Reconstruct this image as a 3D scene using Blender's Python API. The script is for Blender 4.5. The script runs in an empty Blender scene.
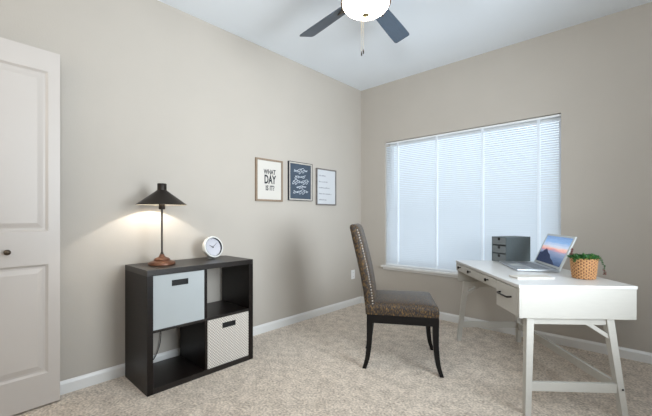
import bpy, bmesh, math, random
from mathutils import Vector, Matrix
random.seed(7)
PI = math.pi
R = math.radians
COL = bpy.context.scene.collection
SC = bpy.context.scene

# ------------------------------------------------------------------ materials
def s2l(c):
    return tuple(((v/255)/12.92 if v/255 <= 0.04045 else (((v/255)+0.055)/1.055)**2.4) for v in c)

def new_mat(name):
    m = bpy.data.materials.new(name); m.use_nodes = True
    nt = m.node_tree
    return m, nt, nt.nodes, nt.links, nt.nodes['Principled BSDF']

def mat(name, rgb, rough=0.5, metal=0.0, noise=0.0, nscale=30, bump=0.0, bscale=200, stretch=None, spec=0.5, sheen=0.0, dark=None):
    """principled material; noise mixes the colour towards `dark`, bump adds relief"""
    m, nt, N, L, B = new_mat(name)
    c = s2l(rgb)
    B.inputs['Base Color'].default_value = (*c, 1)
    B.inputs['Roughness'].default_value = rough
    B.inputs['Metallic'].default_value = metal
    B.inputs['Specular IOR Level'].default_value = spec
    if sheen:
        B.inputs['Sheen Weight'].default_value = sheen
        B.inputs['Sheen Roughness'].default_value = 0.4
    if noise or bump:
        tc = N.new('ShaderNodeTexCoord'); mp = N.new('ShaderNodeMapping')
        L.new(tc.outputs['Object'], mp.inputs['Vector'])
        if stretch: mp.inputs['Scale'].default_value = stretch
    if noise:
        n = N.new('ShaderNodeTexNoise'); n.inputs['Scale'].default_value = nscale; n.inputs['Detail'].default_value = 5
        L.new(mp.outputs['Vector'], n.inputs['Vector'])
        cr = N.new('ShaderNodeValToRGB')
        d = s2l(dark) if dark else tuple(v*(1-noise) for v in c)
        cr.color_ramp.elements[0].position = 0.3; cr.color_ramp.elements[1].position = 0.7
        cr.color_ramp.elements[0].color = (*d, 1); cr.color_ramp.elements[1].color = (*c, 1)
        L.new(n.outputs['Fac'], cr.inputs['Fac']); L.new(cr.outputs['Color'], B.inputs['Base Color'])
    if bump:
        n2 = N.new('ShaderNodeTexNoise'); n2.inputs['Scale'].default_value = bscale; n2.inputs['Detail'].default_value = 3
        L.new(mp.outputs['Vector'], n2.inputs['Vector'])
        b = N.new('ShaderNodeBump'); b.inputs['Strength'].default_value = bump; b.inputs['Distance'].default_value = 0.004
        L.new(n2.outputs['Fac'], b.inputs['Height']); L.new(b.outputs['Normal'], B.inputs['Normal'])
    return m

def emis(name, rgb, strength):
    m, nt, N, L, B = new_mat(name)
    B.inputs['Base Color'].default_value = (0.9, 0.9, 0.9, 1)
    B.inputs['Emission Color'].default_value = (*s2l(rgb), 1)
    B.inputs['Emission Strength'].default_value = strength
    B.inputs['Roughness'].default_value = 0.3
    return m

M = {}
M['wall'] = mat('wall_paint', (178, 171, 162), 0.75, bump=0.12, bscale=120, noise=0.03, nscale=3)
M['ceiling'] = mat('ceiling_paint', (228, 234, 240), 0.85, bump=0.15, bscale=90)
M['trim'] = mat('trim_paint', (218, 217, 215), 0.35)
M['door'] = mat('door_paint', (188, 181, 175), 0.4)
M['espresso'] = mat('espresso_laminate', (25, 15, 11), 0.4, noise=0.5, nscale=9, stretch=(1, 1, 14), dark=(9, 7, 6), spec=0.3)
M['espresso_top'] = mat('espresso_laminate_top', (28, 22, 20), 0.36, noise=0.5, nscale=9, stretch=(14, 1, 1), dark=(22, 18, 16))
M['bin'] = mat('pale_fabric', (176, 182, 184), 0.9, bump=0.25, bscale=900, noise=0.05, nscale=300)
M['slot'] = mat('black_grommet', (8, 8, 8), 0.6)
M['lampmetal'] = mat('dark_bronze_metal', (38, 32, 28), 0.42, metal=0.6)
M['lampinside'] = mat('pale_shade_lining', (212, 205, 190), 0.6)
M['copper'] = mat('copper_wood', (116, 74, 52), 0.32, metal=0.35, noise=0.4, nscale=22, stretch=(1, 1, 5))
M['cord'] = mat('black_cord', (14, 13, 12), 0.5)
M['white_metal'] = mat('white_enamel', (208, 208, 204), 0.35)
M['clockface'] = mat('clock_face', (196, 195, 202), 0.5)
M['black'] = mat('black_plastic', (12, 12, 13), 0.4)
M['frame_wood'] = mat('weathered_wood', (146, 126, 106), 0.6, noise=0.35, nscale=25, stretch=(6, 6, 1))
M['frame_grey'] = mat('grey_wood', (122, 116, 112), 0.6, noise=0.3, nscale=25)
M['frame_pale'] = mat('pale_wood', (190, 184, 176), 0.6, noise=0.2, nscale=25)
M['paper'] = mat('print_paper', (198, 194, 187), 0.8)
M['papercool'] = mat('white_board', (192, 194, 197), 0.6)
M['chalk'] = mat('chalkboard', (66, 78, 92), 0.8, noise=0.25, nscale=12)
M['ink'] = mat('black_ink', (36, 38, 44), 0.8)
M['chalkwhite'] = mat('chalk_white', (196, 202, 210), 0.9)
M['greyink'] = mat('grey_ink', (148, 150, 156), 0.8)
M['desk'] = mat('painted_white_wood', (188, 185, 178), 0.42, noise=0.05, nscale=14, stretch=(1, 6, 6), bump=0.05, bscale=60)
M['desktop'] = mat('painted_white_top', (206, 205, 203), 0.3)
M['bronze'] = mat('aged_bronze', (48, 44, 42), 0.35, metal=0.8)
M['organizer'] = mat('grey_board', (88, 97, 99), 0.7, noise=0.1, nscale=60)
M['organizer_drawer'] = mat('grey_drawer_board', (112, 117, 119), 0.7, noise=0.1, nscale=60)
M['aluminium'] = mat('aluminium', (168, 172, 176), 0.38, metal=0.6)
M['keys'] = mat('key_plastic', (120, 124, 130), 0.5)
M['bezel'] = mat('pale_bezel', (186, 190, 190), 0.4)
M['leaf'] = mat('leaf_green', (52, 118, 52), 0.45, noise=0.6, nscale=60, dark=(16, 60, 26))
M['leaf_pale'] = mat('leaf_yellow_green', (118, 150, 70), 0.45, noise=0.4, nscale=60)
M['berry'] = mat('reddish_leaf', (126, 60, 62), 0.5)
M['basket_gap'] = mat('dark_cane', (92, 56, 34), 0.8)
M['soil'] = mat('soil', (50, 38, 30), 0.95, bump=0.6)
M['leg'] = mat('ebony_wood', (10, 7, 7), 0.4, noise=0.3, nscale=20, stretch=(5, 5, 1), spec=0.3)
M['nail'] = mat('pewter_nail', (176, 170, 164), 0.3, metal=0.9)
M['blade'] = mat('charcoal_blade', (70, 84, 100), 0.3, noise=0.2, nscale=12, stretch=(1, 8, 1))
M['fanmetal'] = mat('brushed_bronze', (96, 86, 74), 0.35, metal=0.8)
M['brass'] = mat('antique_brass', (150, 138, 104), 0.3, metal=0.85)
M['bowl'] = emis('lit_opal_glass', (255, 238, 212), 17.0)
M['bulb'] = emis('lit_bulb', (255, 236, 205), 40.0)
M['plate'] = mat('outlet_plastic', (226, 226, 226), 0.4)
M['vinyl'] = mat('window_vinyl', (230, 232, 234), 0.4)

# carpet
m, nt, N, L, B = new_mat('carpet'); M['carpet'] = m
tc = N.new('ShaderNodeTexCoord')
def noise(scale, detail, src=tc.outputs['Object']):
    n = N.new('ShaderNodeTexNoise'); n.inputs['Scale'].default_value = scale; n.inputs['Detail'].default_value = detail
    L.new(src, n.inputs['Vector']); return n
n1 = noise(70, 5); n2 = noise(13, 6); n3 = noise(260, 2)
mx = N.new('ShaderNodeMath'); mx.operation = 'MULTIPLY_ADD'; mx.inputs[1].default_value = 0.68
L.new(n1.outputs['Fac'], mx.inputs[0])
m2 = N.new('ShaderNodeMath'); m2.operation = 'MULTIPLY'; m2.inputs[1].default_value = 0.32
L.new(n2.outputs['Fac'], m2.inputs[0]); L.new(m2.outputs[0], mx.inputs[2])
cr = N.new('ShaderNodeValToRGB')
cr.color_ramp.elements[0].position = 0.36; cr.color_ramp.elements[0].color = (*s2l((166, 151, 135)), 1)
cr.color_ramp.elements[1].position = 0.62; cr.color_ramp.elements[1].color = (*s2l((240, 226, 210)), 1)
L.new(mx.outputs[0], cr.inputs['Fac']); L.new(cr.outputs['Color'], B.inputs['Base Color'])
B.inputs['Roughness'].default_value = 1.0; B.inputs['Specular IOR Level'].default_value = 0.1
B.inputs['Sheen Weight'].default_value = 0.2
ad = N.new('ShaderNodeMath'); ad.operation = 'ADD'
L.new(n1.outputs['Fac'], ad.inputs[0]); L.new(n3.outputs['Fac'], ad.inputs[1])
b = N.new('ShaderNodeBump'); b.inputs['Strength'].default_value = 0.7; b.inputs['Distance'].default_value = 0.012
L.new(ad.outputs[0], b.inputs['Height']); L.new(b.outputs['Normal'], B.inputs['Normal'])

# woven chair fabric: dark ground with tan and blue-grey threads
m, nt, N, L, B = new_mat('woven_fabric'); M['weave'] = m
tc = N.new('ShaderNodeTexCoord')
mp = N.new('ShaderNodeMapping'); mp.inputs['Scale'].default_value = (1, 1, 0.22); L.new(tc.outputs['Object'], mp.inputs['Vector'])
n1 = noise(240, 2, mp.outputs['Vector']); n2 = noise(150, 3, tc.outputs['Object'])
cr = N.new('ShaderNodeValToRGB'); e = cr.color_ramp.elements
e[0].position = 0.38; e[0].color = (*s2l((20, 14, 12)), 1)
e[1].position = 0.66; e[1].color = (*s2l((124, 94, 50)), 1)
x = e.new(0.5); x.color = (*s2l((52, 38, 22)), 1)
L.new(n1.outputs['Fac'], cr.inputs['Fac'])
mixc = N.new('ShaderNodeMixRGB'); mixc.inputs['Color2'].default_value = (*s2l((34, 36, 42)), 1)
cr2 = N.new('ShaderNodeValToRGB'); cr2.color_ramp.elements[0].position = 0.48; cr2.color_ramp.elements[1].position = 0.6
L.new(n2.outputs['Fac'], cr2.inputs['Fac']); L.new(cr2.outputs['Color'], mixc.inputs['Fac'])
L.new(cr.outputs['Color'], mixc.inputs['Color1']); L.new(mixc.outputs['Color'], B.inputs['Base Color'])
B.inputs['Roughness'].default_value = 0.55; B.inputs['Sheen Weight'].default_value = 0.08; B.inputs['Specular IOR Level'].default_value = 0.35
b = N.new('ShaderNodeBump'); b.inputs['Strength'].default_value = 0.5; b.inputs['Distance'].default_value = 0.003
L.new(n1.outputs['Fac'], b.inputs['Height']); L.new(b.outputs['Normal'], B.inputs['Normal'])

# patterned bin: cream with a fine grey diamond trellis
m, nt, N, L, B = new_mat('trellis_fabric'); M['trellis'] = m
tc = N.new('ShaderNodeTexCoord'); sep = N.new('ShaderNodeSeparateXYZ'); L.new(tc.outputs['Object'], sep.inputs[0])
def math_node(op, a, bb=None):
    n = N.new('ShaderNodeMath'); n.operation = op
    for i, v in enumerate((a, bb)):
        if v is None: continue
        if isinstance(v, (int, float)): n.inputs[i].default_value = v
        else: L.new(v, n.inputs[i])
    return n.outputs[0]
k = 2*PI/0.021
h = math_node('ADD', sep.outputs['X'], sep.outputs['Y'])
p1 = math_node('ABSOLUTE', math_node('SINE', math_node('MULTIPLY', math_node('ADD', h, sep.outputs['Z']), k/2)))
p2 = math_node('ABSOLUTE', math_node('SINE', math_node('MULTIPLY', math_node('SUBTRACT', h, sep.outputs['Z']), k/2)))
mn = math_node('MINIMUM', p1, p2)
cr = N.new('ShaderNodeValToRGB'); cr.color_ramp.elements[0].position = 0.22; cr.color_ramp.elements[1].position = 0.42
cr.color_ramp.elements[0].color = (*s2l((140, 133, 126)), 1); cr.color_ramp.elements[1].color = (*s2l((212, 206, 198)), 1)
L.new(mn, cr.inputs['Fac']); L.new(cr.outputs['Color'], B.inputs['Base Color']); B.inputs['Roughness'].default_value = 0.9

# woven basket
m, nt, N, L, B = new_mat('basket_weave'); M['basket'] = m
tc = N.new('ShaderNodeTexCoord')
n1 = noise(110, 3)
cr = N.new('ShaderNodeValToRGB'); e = cr.color_ramp.elements
e[0].position = 0.35; e[0].color = (*s2l((122, 72, 40)), 1); e[1].position = 0.65; e[1].color = (*s2l((216, 168, 114)), 1)
L.new(n1.outputs['Fac'], cr.inputs['Fac']); L.new(cr.outputs['Color'], B.inputs['Base Color']); B.inputs['Roughness'].default_value = 0.7

# blind slats: translucent white vinyl
m, nt, N, L, B = new_mat('blind_vinyl'); M['slat'] = m
N.remove(B); out = N['Material Output']
d = N.new('ShaderNodeBsdfDiffuse'); d.inputs['Color'].default_value = (0.80, 0.81, 0.82, 1)
t = N.new('ShaderNodeBsdfTranslucent'); t.inputs['Color'].default_value = (0.80, 0.86, 0.92, 1)
mxs = N.new('ShaderNodeMixShader'); mxs.inputs['Fac'].default_value = 0.5
L.new(d.outputs[0], mxs.inputs[1]); L.new(t.outputs[0], mxs.inputs[2]); L.new(mxs.outputs[0], out.inputs['Surface'])
# ladder tape: thinner, lets more light through
m2_ = m.copy(); m2_.name = 'ladder_tape'; M['tape'] = m2_
m2_.node_tree.nodes['Mix Shader'].inputs['Fac'].default_value = 0.85
m2_.node_tree.nodes['Translucent BSDF'].inputs['Color'].default_value = (0.95, 0.96, 0.97, 1)

# window glass
m, nt, N, L, B = new_mat('window_glass'); M['glass'] = m
N.remove(B); out = N['Material Output']
tr = N.new('ShaderNodeBsdfTransparent'); gl = N.new('ShaderNodeBsdfGlossy'); gl.inputs['Roughness'].default_value = 0.02
fr = N.new('ShaderNodeFresnel'); fr.inputs['IOR'].default_value = 1.25; mxs = N.new('ShaderNodeMixShader')
L.new(fr.outputs[0], mxs.inputs['Fac']); L.new(tr.outputs[0], mxs.inputs[1]); L.new(gl.outputs[0], mxs.inputs[2])
L.new(mxs.outputs[0], out.inputs['Surface'])

# laptop picture: mountain lake at sunset (screen gives off light); local x 0..1 across, z 0..1 up
m, nt, N, L, B = new_mat('lit_screen'); M['screen'] = m
uv = N.new('ShaderNodeUVMap'); sep = N.new('ShaderNodeSeparateXYZ'); L.new(uv.outputs['UV'], sep.inputs[0])
U, Vv = sep.outputs['X'], sep.outputs['Y']
mpn = N.new('ShaderNodeMapping'); mpn.inputs['Scale'].default_value = (2.0, 9.0, 1); L.new(uv.outputs['UV'], mpn.inputs['Vector'])
nz = noise(1.6, 5, mpn.outputs['Vector'])
vv = math_node('ADD', Vv, math_node('MULTIPLY', math_node('SUBTRACT', nz.outputs['Fac'], 0.5), 0.22))
cr = N.new('ShaderNodeValToRGB'); e = cr.color_ramp.elements
e[0].position = 0.0; e[0].color = (*s2l((62, 82, 118)), 1)
e[1].position = 1.0; e[1].color = (*s2l((96, 138, 196)), 1)
for pos, c in ((0.25, (112, 134, 170)), (0.45, (150, 160, 190)), (0.5, (226, 150, 150)), (0.56, (244, 190, 170)), (0.64, (200, 212, 232)), (0.8, (122, 166, 218))):
    q = e.new(pos); q.color = (*s2l(c), 1)
L.new(vv, cr.inputs['Fac'])
# dark hill rising on the left
hn = noise(5, 4, uv.outputs['UV'])
hill = math_node('SUBTRACT', math_node('ADD', math_node('SUBTRACT', 0.50, math_node('MULTIPLY', math_node('ABSOLUTE', math_node('SUBTRACT', U, 0.22)), 0.9)), math_node('MULTIPLY', math_node('SUBTRACT', hn.outputs['Fac'], 0.5), 0.3)), Vv)
hm = math_node('GREATER_THAN', hill, 0.0)
mixc = N.new('ShaderNodeMixRGB'); mixc.inputs['Color2'].default_value = (*s2l((46, 56, 84)), 1)
L.new(hm, mixc.inputs['Fac']); L.new(cr.outputs['Color'], mixc.inputs['Color1'])
B.inputs['Base Color'].default_value = (0.01, 0.01, 0.012, 1); B.inputs['Roughness'].default_value = 0.25
L.new(mixc.outputs['Color'], B.inputs['Emission Color']); B.inputs['Emission Strength'].default_value = 0.9

# ------------------------------------------------------------------ geometry helpers
def obj(name, bm, m, parent=None, smooth=False, loc=None, rot=None, autosmooth=None):
    me = bpy.data.meshes.new(name)
    bmesh.ops.recalc_face_normals(bm, faces=bm.faces)
    bm.to_mesh(me); bm.free()
    mats = m if isinstance(m, (list, tuple)) else [m]
    for mm in mats: me.materials.append(mm)
    if smooth:
        for p in me.polygons: p.use_smooth = True
    o = bpy.data.objects.new(name, me); COL.objects.link(o)
    if smooth and autosmooth:
        me.set_sharp_from_angle(angle=R(autosmooth))
    if parent: o.parent = parent
    if loc: o.location = loc
    if rot: o.rotation_euler = rot
    return o

def box(bm, x0, x1, y0, y1, z0, z1, bev=0.0, mi=0):
    r = bmesh.ops.create_cube(bm, size=1)
    vs = r['verts']
    for v in vs:
        v.co = Vector((x0 + (v.co.x+.5)*(x1-x0), y0 + (v.co.y+.5)*(y1-y0), z0 + (v.co.z+.5)*(z1-z0)))
    fs = list({f for v in vs for f in v.link_faces})
    for f in fs: f.material_index = mi
    if bev:
        es = list({e for v in vs for e in v.link_edges})
        bmesh.ops.bevel(bm, geom=es, offset=bev, segments=2, profile=0.7, affect='EDGES')
    return bm

def nbox(*a, **k):
    return box(bmesh.new(), *a, **k)

def prism(bm, pts0, pts1, bev=0.0):
    """solid between two matching polygons"""
    a = [bm.verts.new(p) for p in pts0]; b_ = [bm.verts.new(p) for p in pts1]
    n = len(a); fs = [bm.faces.new(a), bm.faces.new(b_[::-1])]
    for i in range(n): fs.append(bm.faces.new((a[i], b_[i], b_[(i+1) % n], a[(i+1) % n])))
    if bev:
        es = list({e for f in fs for e in f.edges})
        bmesh.ops.bevel(bm, geom=es, offset=bev, segments=2, profile=0.7, affect='EDGES')
    return bm

def beam(bm, p, q, w0, w1, d0=None, d1=None, side=(1, 0, 0), bev=0.0):
    """tapered rectangular bar from p to q, width w along `side`, depth d across"""
    p, q = Vector(p), Vector(q); ax = (q-p).normalized(); s = Vector(side); s = (s-ax*s.dot(ax)).normalized(); t = ax.cross(s)
    d0 = d0 or w0; d1 = d1 or w1
    def ring(c, w, d): return [c+s*w/2+t*d/2, c-s*w/2+t*d/2, c-s*w/2-t*d/2, c+s*w/2-t*d/2]
    return prism(bm, ring(p, w0, d0), ring(q, w1, d1), bev)

def hbeam(bm, p, q, w0, w1):
    """leg whose ends are cut level: square section, horizontal ends"""
    p, q = Vector(p), Vector(q)
    def ring(c, w): return [c+Vector((sx*w/2, sy*w/2, 0)) for sx, sy in ((1, 1), (-1, 1), (-1, -1), (1, -1))]
    return prism(bm, ring(p, w0), ring(q, w1), 0.003)

def lathe(bm, prof, n=48, c=(0, 0, 0), mi=0):
    rings = []
    for r, z in prof:
        if r < 1e-5: rings.append([bm.verts.new((c[0], c[1], c[2]+z))])
        else: rings.append([bm.verts.new((c[0]+r*math.cos(2*PI*i/n), c[1]+r*math.sin(2*PI*i/n), c[2]+z)) for i in range(n)])
    for a, b_ in zip(rings, rings[1:]):
        for i in range(n):
            j = (i+1) % n
            if len(a) == 1 and len(b_) == 1: continue
            if len(a) == 1: f = bm.faces.new((a[0], b_[i], b_[j]))
            elif len(b_) == 1: f = bm.faces.new((a[i], b_[0], a[j]))
            else: f = bm.faces.new((a[i], b_[i], b_[j], a[j]))
            f.material_index = mi
    return bm

def tube(bm, pts, r, n=8):
    pts = [Vector(p) for p in pts]; rs = r if isinstance(r, (list, tuple)) else [r]*len(pts)
    up = Vector((0, 0, 1)); rings = []
    for i, p in enumerate(pts):
        t = (pts[min(i+1, len(pts)-1)]-pts[max(i-1, 0)]).normalized()
        s = t.cross(up)
        if s.length < 1e-3: s = t.cross(Vector((1, 0, 0)))
        s.normalize(); u = s.cross(t).normalized()
        rings.append([bm.verts.new(p+(s*math.cos(2*PI*k/n)+u*math.sin(2*PI*k/n))*rs[i]) for k in range(n)])
    for a, b_ in zip(rings, rings[1:]):
        for k in range(n): bm.faces.new((a[k], b_[k], b_[(k+1) % n], a[(k+1) % n]))
    bm.faces.new(rings[0]); bm.faces.new(rings[-1][::-1])
    return bm

def bez(pts, n=24):
    """Catmull-Rom through points"""
    P = [Vector(p) for p in pts]; P = [P[0]*2-P[1]] + P + [P[-1]*2-P[-2]]
    out = []
    segs = len(P)-3; per = max(2, n//segs)
    for i in range(segs):
        for k in range(per):
            t = k/per; a, b_, c, d = P[i:i+4]
            out.append(0.5*((2*b_)+(c-a)*t+(2*a-5*b_+4*c-d)*t*t+(3*b_-a-3*c+d)*t**3))
    out.append(P[-2]); return out

def thing(name, label, cat, loc=(0, 0, 0), rotz=0, group=None):
    o = bpy.data.objects.new(name, None); COL.objects.link(o); o.empty_display_size = 0.1
    o.location = loc; o.rotation_euler = (0, 0, rotz); o['label'] = label; o['category'] = cat
    if group: o['group'] = group
    return o
def tag(o, label, cat, group=None):
    o['label'] = label; o['category'] = cat
    if group: o['group'] = group
    return o
def struct(name, bm, m, parent=None):
    o = obj(name, bm, m, parent)
    if not parent: o['kind'] = 'structure'
    return o

def text_mesh(name, body, size, m, parent, loc, rot, sx=1.0, off=0.0, ext=0.0006, align='CENTER', shear=0.0, space=1.0):
    cu = bpy.data.curves.new(name, 'FONT'); cu.body = body; cu.size = size; cu.align_x = align; cu.align_y = 'CENTER'
    cu.offset = off; cu.extrude = ext; cu.shear = shear; cu.space_character = space; cu.resolution_u = 3
    to = bpy.data.objects.new(name+'_tmp', cu); COL.objects.link(to)
    bpy.context.view_layer.update()
    dg = bpy.context.evaluated_depsgraph_get()
    me = bpy.data.meshes.new_from_object(to.evaluated_get(dg)); me.name = name
    bpy.data.objects.remove(to, do_unlink=True); bpy.data.curves.remove(cu)
    me.materials.clear(); me.materials.append(m)
    o = bpy.data.objects.new(name, me); COL.objects.link(o); o.parent = parent; o.location = loc; o.rotation_euler = rot; o.scale = (sx, 1, 1)
    return o

# ------------------------------------------------------------------ camera
H = 2.74; CX, CY, CZ = 2.683, -3.587, 1.114
YAW = math.atan2(0.677, 0.736)                      # view turned left of +Y
cam = bpy.data.cameras.new('camera'); co = bpy.data.objects.new('camera', cam); COL.objects.link(co)
co.location = (CX, CY, CZ); co.rotation_euler = (R(90), 0, YAW)
cam.sensor_fit = 'HORIZONTAL'; cam.sensor_width = 36; cam.lens = 344/652*36
cam.shift_y = 8.5/652; cam.clip_start = 0.02
SC.camera = co

# ------------------------------------------------------------------ room shell
XR, YF, T = 3.70, -4.70, 0.16
WX0, WX1, WZ0, WZ1 = 0.364, 2.161, 0.520, 2.018
struct('floor', nbox(-T, XR+T, YF-T, T, -0.12, 0), M['carpet'])
struct('ceiling', nbox(-T, XR+T, YF-T, T, H, H+0.12), M['ceiling'])
struct('wall_left', nbox(-T, 0, YF, 0, 0, H), M['wall'])
struct('wall_right', nbox(XR, XR+T, YF, 0, 0, H), M['wall'])
struct('wall_front', nbox(-T, XR+T, YF-T, YF, 0, H), M['wall'])
bm = bmesh.new()
def quadbox(*a): box(bm, *a)
quadbox(-T, WX0, 0, T, 0, H); quadbox(WX1, XR+T, 0, T, 0, H)
quadbox(WX0, WX1, 0, T, 0, WZ0); quadbox(WX0, WX1, 0, T, WZ1, H)
struct('wall_back', bm, M['wall'])

def base_profile(bm, p, q, nrm):
    """baseboard with an eased top run along p->q, sticking out along nrm"""
    p, q, nrm = Vector(p), Vector(q), Vector(nrm)
    pr = [(0, 0), (0.014, 0), (0.014, 0.062), (0.011, 0.07), (0.0075, 0.075), (0.005, 0.081), (0, 0.081)]
    prism(bm, [p+nrm*a+Vector((0, 0, z)) for a, z in pr], [q+nrm*a+Vector((0, 0, z)) for a, z in pr])
    return bm
struct('baseboard_left', base_profile(bmesh.new(), (0, YF, 0), (0, 0, 0), (1, 0, 0)), M['trim'])
struct('baseboard_back', base_profile(bmesh.new(), (0.014, 0, 0), (XR, 0, 0), (0, -1, 0)), M['trim'])
struct('baseboard_right', base_profile(bmesh.new(), (XR, YF, 0), (XR, -0.014, 0), (-1, 0, 0)), M['trim'])
struct('baseboard_front', base_profile(bmesh.new(), (0.014, YF, 0), (XR-0.014, YF, 0), (0, 1, 0)), M['trim'])

# window: frame, meeting mullion, glass, sill
win = bpy.data.objects.new('window_1', None); COL.objects.link(win); win.location = ((WX0+WX1)/2, T, WZ0); win['kind'] = 'structure'
w2 = (WX1-WX0)/2; wh = WZ1-WZ0
bm = bmesh.new()
for a in ((-w2, -w2+0.03, -0.05, 0, 0, wh), (w2-0.03, w2, -0.05, 0, 0, wh), (-w2+0.03, w2-0.03, -0.05, 0, 0, 0.03), (-w2+0.03, w2-0.03, -0.05, 0, wh-0.03, wh)):
    box(bm, *a, bev=0.003)
obj('window_frame', bm, M['vinyl'], win)
bm = bmesh.new()
box(bm, -w2+0.03, w2-0.03, -0.033, -0.027, 0.03, wh-0.03)
obj('window_pane', bm, M['glass'], win)
bm = bmesh.new()
box(bm, WX0-0.035, WX1+0.035, -0.045, 0.0, WZ0-0.022, WZ0+0.002, bev=0.006)
box(bm, WX0, WX1, 0.0, T-0.05, WZ0-0.02, WZ0+0.002)
box(bm, WX0-0.02, WX1+0.02, -0.014, 0.0, WZ0-0.05, WZ0-0.022, bev=0.003)
o = obj('window_sill', bm, M['trim'], win); o.matrix_parent_inverse = Matrix.Translation(-win.location)

# mini blind hung inside the reveal
blind = thing('window_blind', 'closed white mini blind glowing with daylight in the window recess', 'blind', ((WX0+WX1)/2, 0.030, WZ0+0.002))
bh = wh-0.004; hw = w2-0.003
obj('headrail', nbox(-hw, hw, -0.009, 0.018, bh-0.018, bh-0.003, bev=0.002), M['vinyl'], blind)
bm = bmesh.new(); pitch = 0.0213; ns = int((bh-0.018-0.03)/pitch)
tilt = R(41)
tapes = [x-(WX0+WX1)/2 for x in (0.532, 1.019, 1.502, 1.989)]
xs_ = [-hw]+[v for t_ in tapes for v in (t_-0.011, t_+0.011)]+[hw]; segs = [(xs_[2*i], xs_[2*i+1], 0, 4) for i in range(5)]
segs += [(t_-0.011, t_+0.011, 0, 1) for t_ in tapes]
for i in range(ns):
    z = 0.032+i*pitch; rows = []
    for k in range(5):
        s = (k/4-0.5)*0.0330; crown = 0.0026*(1-(2*s/0.0330)**2)
        yy = s*math.cos(tilt)-crown*math.sin(tilt); zz = s*math.sin(tilt)+crown*math.cos(tilt)
        rows.append((yy, zz))
    for xa, xb, k0, k1 in segs:
        a = [bm.verts.new((xa, y, z+zz)) for y, zz in rows[k0:k1+1]]; b_ = [bm.verts.new((xb, y, z+zz)) for y, zz in rows[k0:k1+1]]
        for k in range(k1-k0): bm.faces.new((a[k], b_[k], b_[k+1], a[k+1]))
obj('slats', bm, M['slat'], blind, smooth=True)
obj('bottom_rail', nbox(-hw, hw, -0.012, 0.012, 0.003, 0.018, bev=0.003), M['vinyl'], blind)
for x in (0.532, 1.019, 1.502, 1.989):
    bm = bmesh.new(); lx = x-(WX0+WX1)/2
    box(bm, lx-0.011, lx+0.011, -0.0145, -0.0140, 0.018, bh-0.018)
    obj('ladder_tape', bm, M['tape'], blind)

# ------------------------------------------------------------------ closet door at the left
d = bpy.data.objects.new('door_1', None); COL.objects.link(d); d['kind'] = 'structure'
d.location = (0.104, -3.147, 0); d.rotation_euler = (0, 0, R(2.7))      # local -y runs along the leaf, +x faces the room
def door_leaf(y0, y1):
    bm = bmesh.new(); z0, z1, th = 0.012, 2.088, 0.035; st = 0.056
    zp = [(0.196, 0.834), (1.026, 1.966)]
    # core behind, then stiles/rails in front, then raised panels
    box(bm, -th, -0.010, y0, y1, z0, z1)
    box(bm, -0.0101, 0, y1-st, y1, z0, z1); box(bm, -0.0101, 0, y0, y0+st, z0, z1)
    for a, c in ((z0, zp[0][0]), (zp[0][1], zp[1][0]), (zp[1][1], z1)): box(bm, -0.0101, 0, y0+st, y1-st, a, c)
    for a, c in zp:
        ya, yb = y0+st, y1-st
        prism(bm, [(0.0, ya, a), (0.0, yb, a), (0.0, yb, c), (0.0, ya, c)][::1], [(-0.0099, ya, a), (-0.0099, yb, a), (-0.0099, yb, c), (-0.0099, ya, c)]) if False else None
        i = 0.012
        # sloping moulding ring
        o_ = [(-0.001, ya, a), (-0.001, yb, a), (-0.001, yb, c), (-0.001, ya, c)]
        n_ = [(-0.0095, ya+i, a+i), (-0.0095, yb-i, a+i), (-0.0095, yb-i, c-i), (-0.0095, ya+i, c-i)]
        vo = [bm.verts.new(p) for p in o_]; vn = [bm.verts.new(p) for p in n_]
        for k in range(4): bm.faces.new((vo[k], vo[(k+1) % 4], vn[(k+1) % 4], vn[k]))
        j = 0.022; l = 0.05
        prism(bm, [(-0.0101, ya+j, a+j), (-0.0101, yb-j, a+j), (-0.0101, yb-j, c-j), (-0.0101, ya+j, c-j)],
                  [(-0.003, ya+l, a+l), (-0.003, yb-l, a+l), (-0.003, yb-l, c-l), (-0.003, ya+l, c-l)])
    return bm
obj('door_leaf', door_leaf(-0.48, 0), M['door'], d)
obj('door_leaf', door_leaf(-0.964, -0.484), M['door'], d)
bm = lathe(bmesh.new(), [(0.0001, 0.0), (0.013, 0.0), (0.013, 0.003), (0.006, 0.006), (0.006, 0.016), (0.012, 0.02), (0.0155, 0.027), (0.013, 0.034), (0.0001, 0.037)], 24)
obj('door_knob', bm, M['fanmetal'], d, smooth=True, loc=(0, -0.238, 0.918), rot=(0, R(90), 0))

# ------------------------------------------------------------------ outlet
ot = thing('wall_outlet', 'white electrical outlet plate low on the left wall behind the chair', 'outlet', (0.0, -0.172, 0.385), R(90))
obj('cover_plate', nbox(-0.035, 0.035, -0.006, 0, -0.057, 0.057, bev=0.003), M['plate'], ot)
for z in (-0.025, 0.025):
    r_ = obj('socket', nbox(-0.015, 0.015, -0.0085, -0.0055, z-0.013, z+0.013, bev=0.002), M['plate'], ot)
    bm = bmesh.new(); box(bm, -0.007, -0.005, -0.0089, -0.008, z-0.005, z+0.006); box(bm, 0.005, 0.007, -0.0089, -0.008, z-0.005, z+0.006)
    obj('slot', bm, M['slot'], r_)

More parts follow.
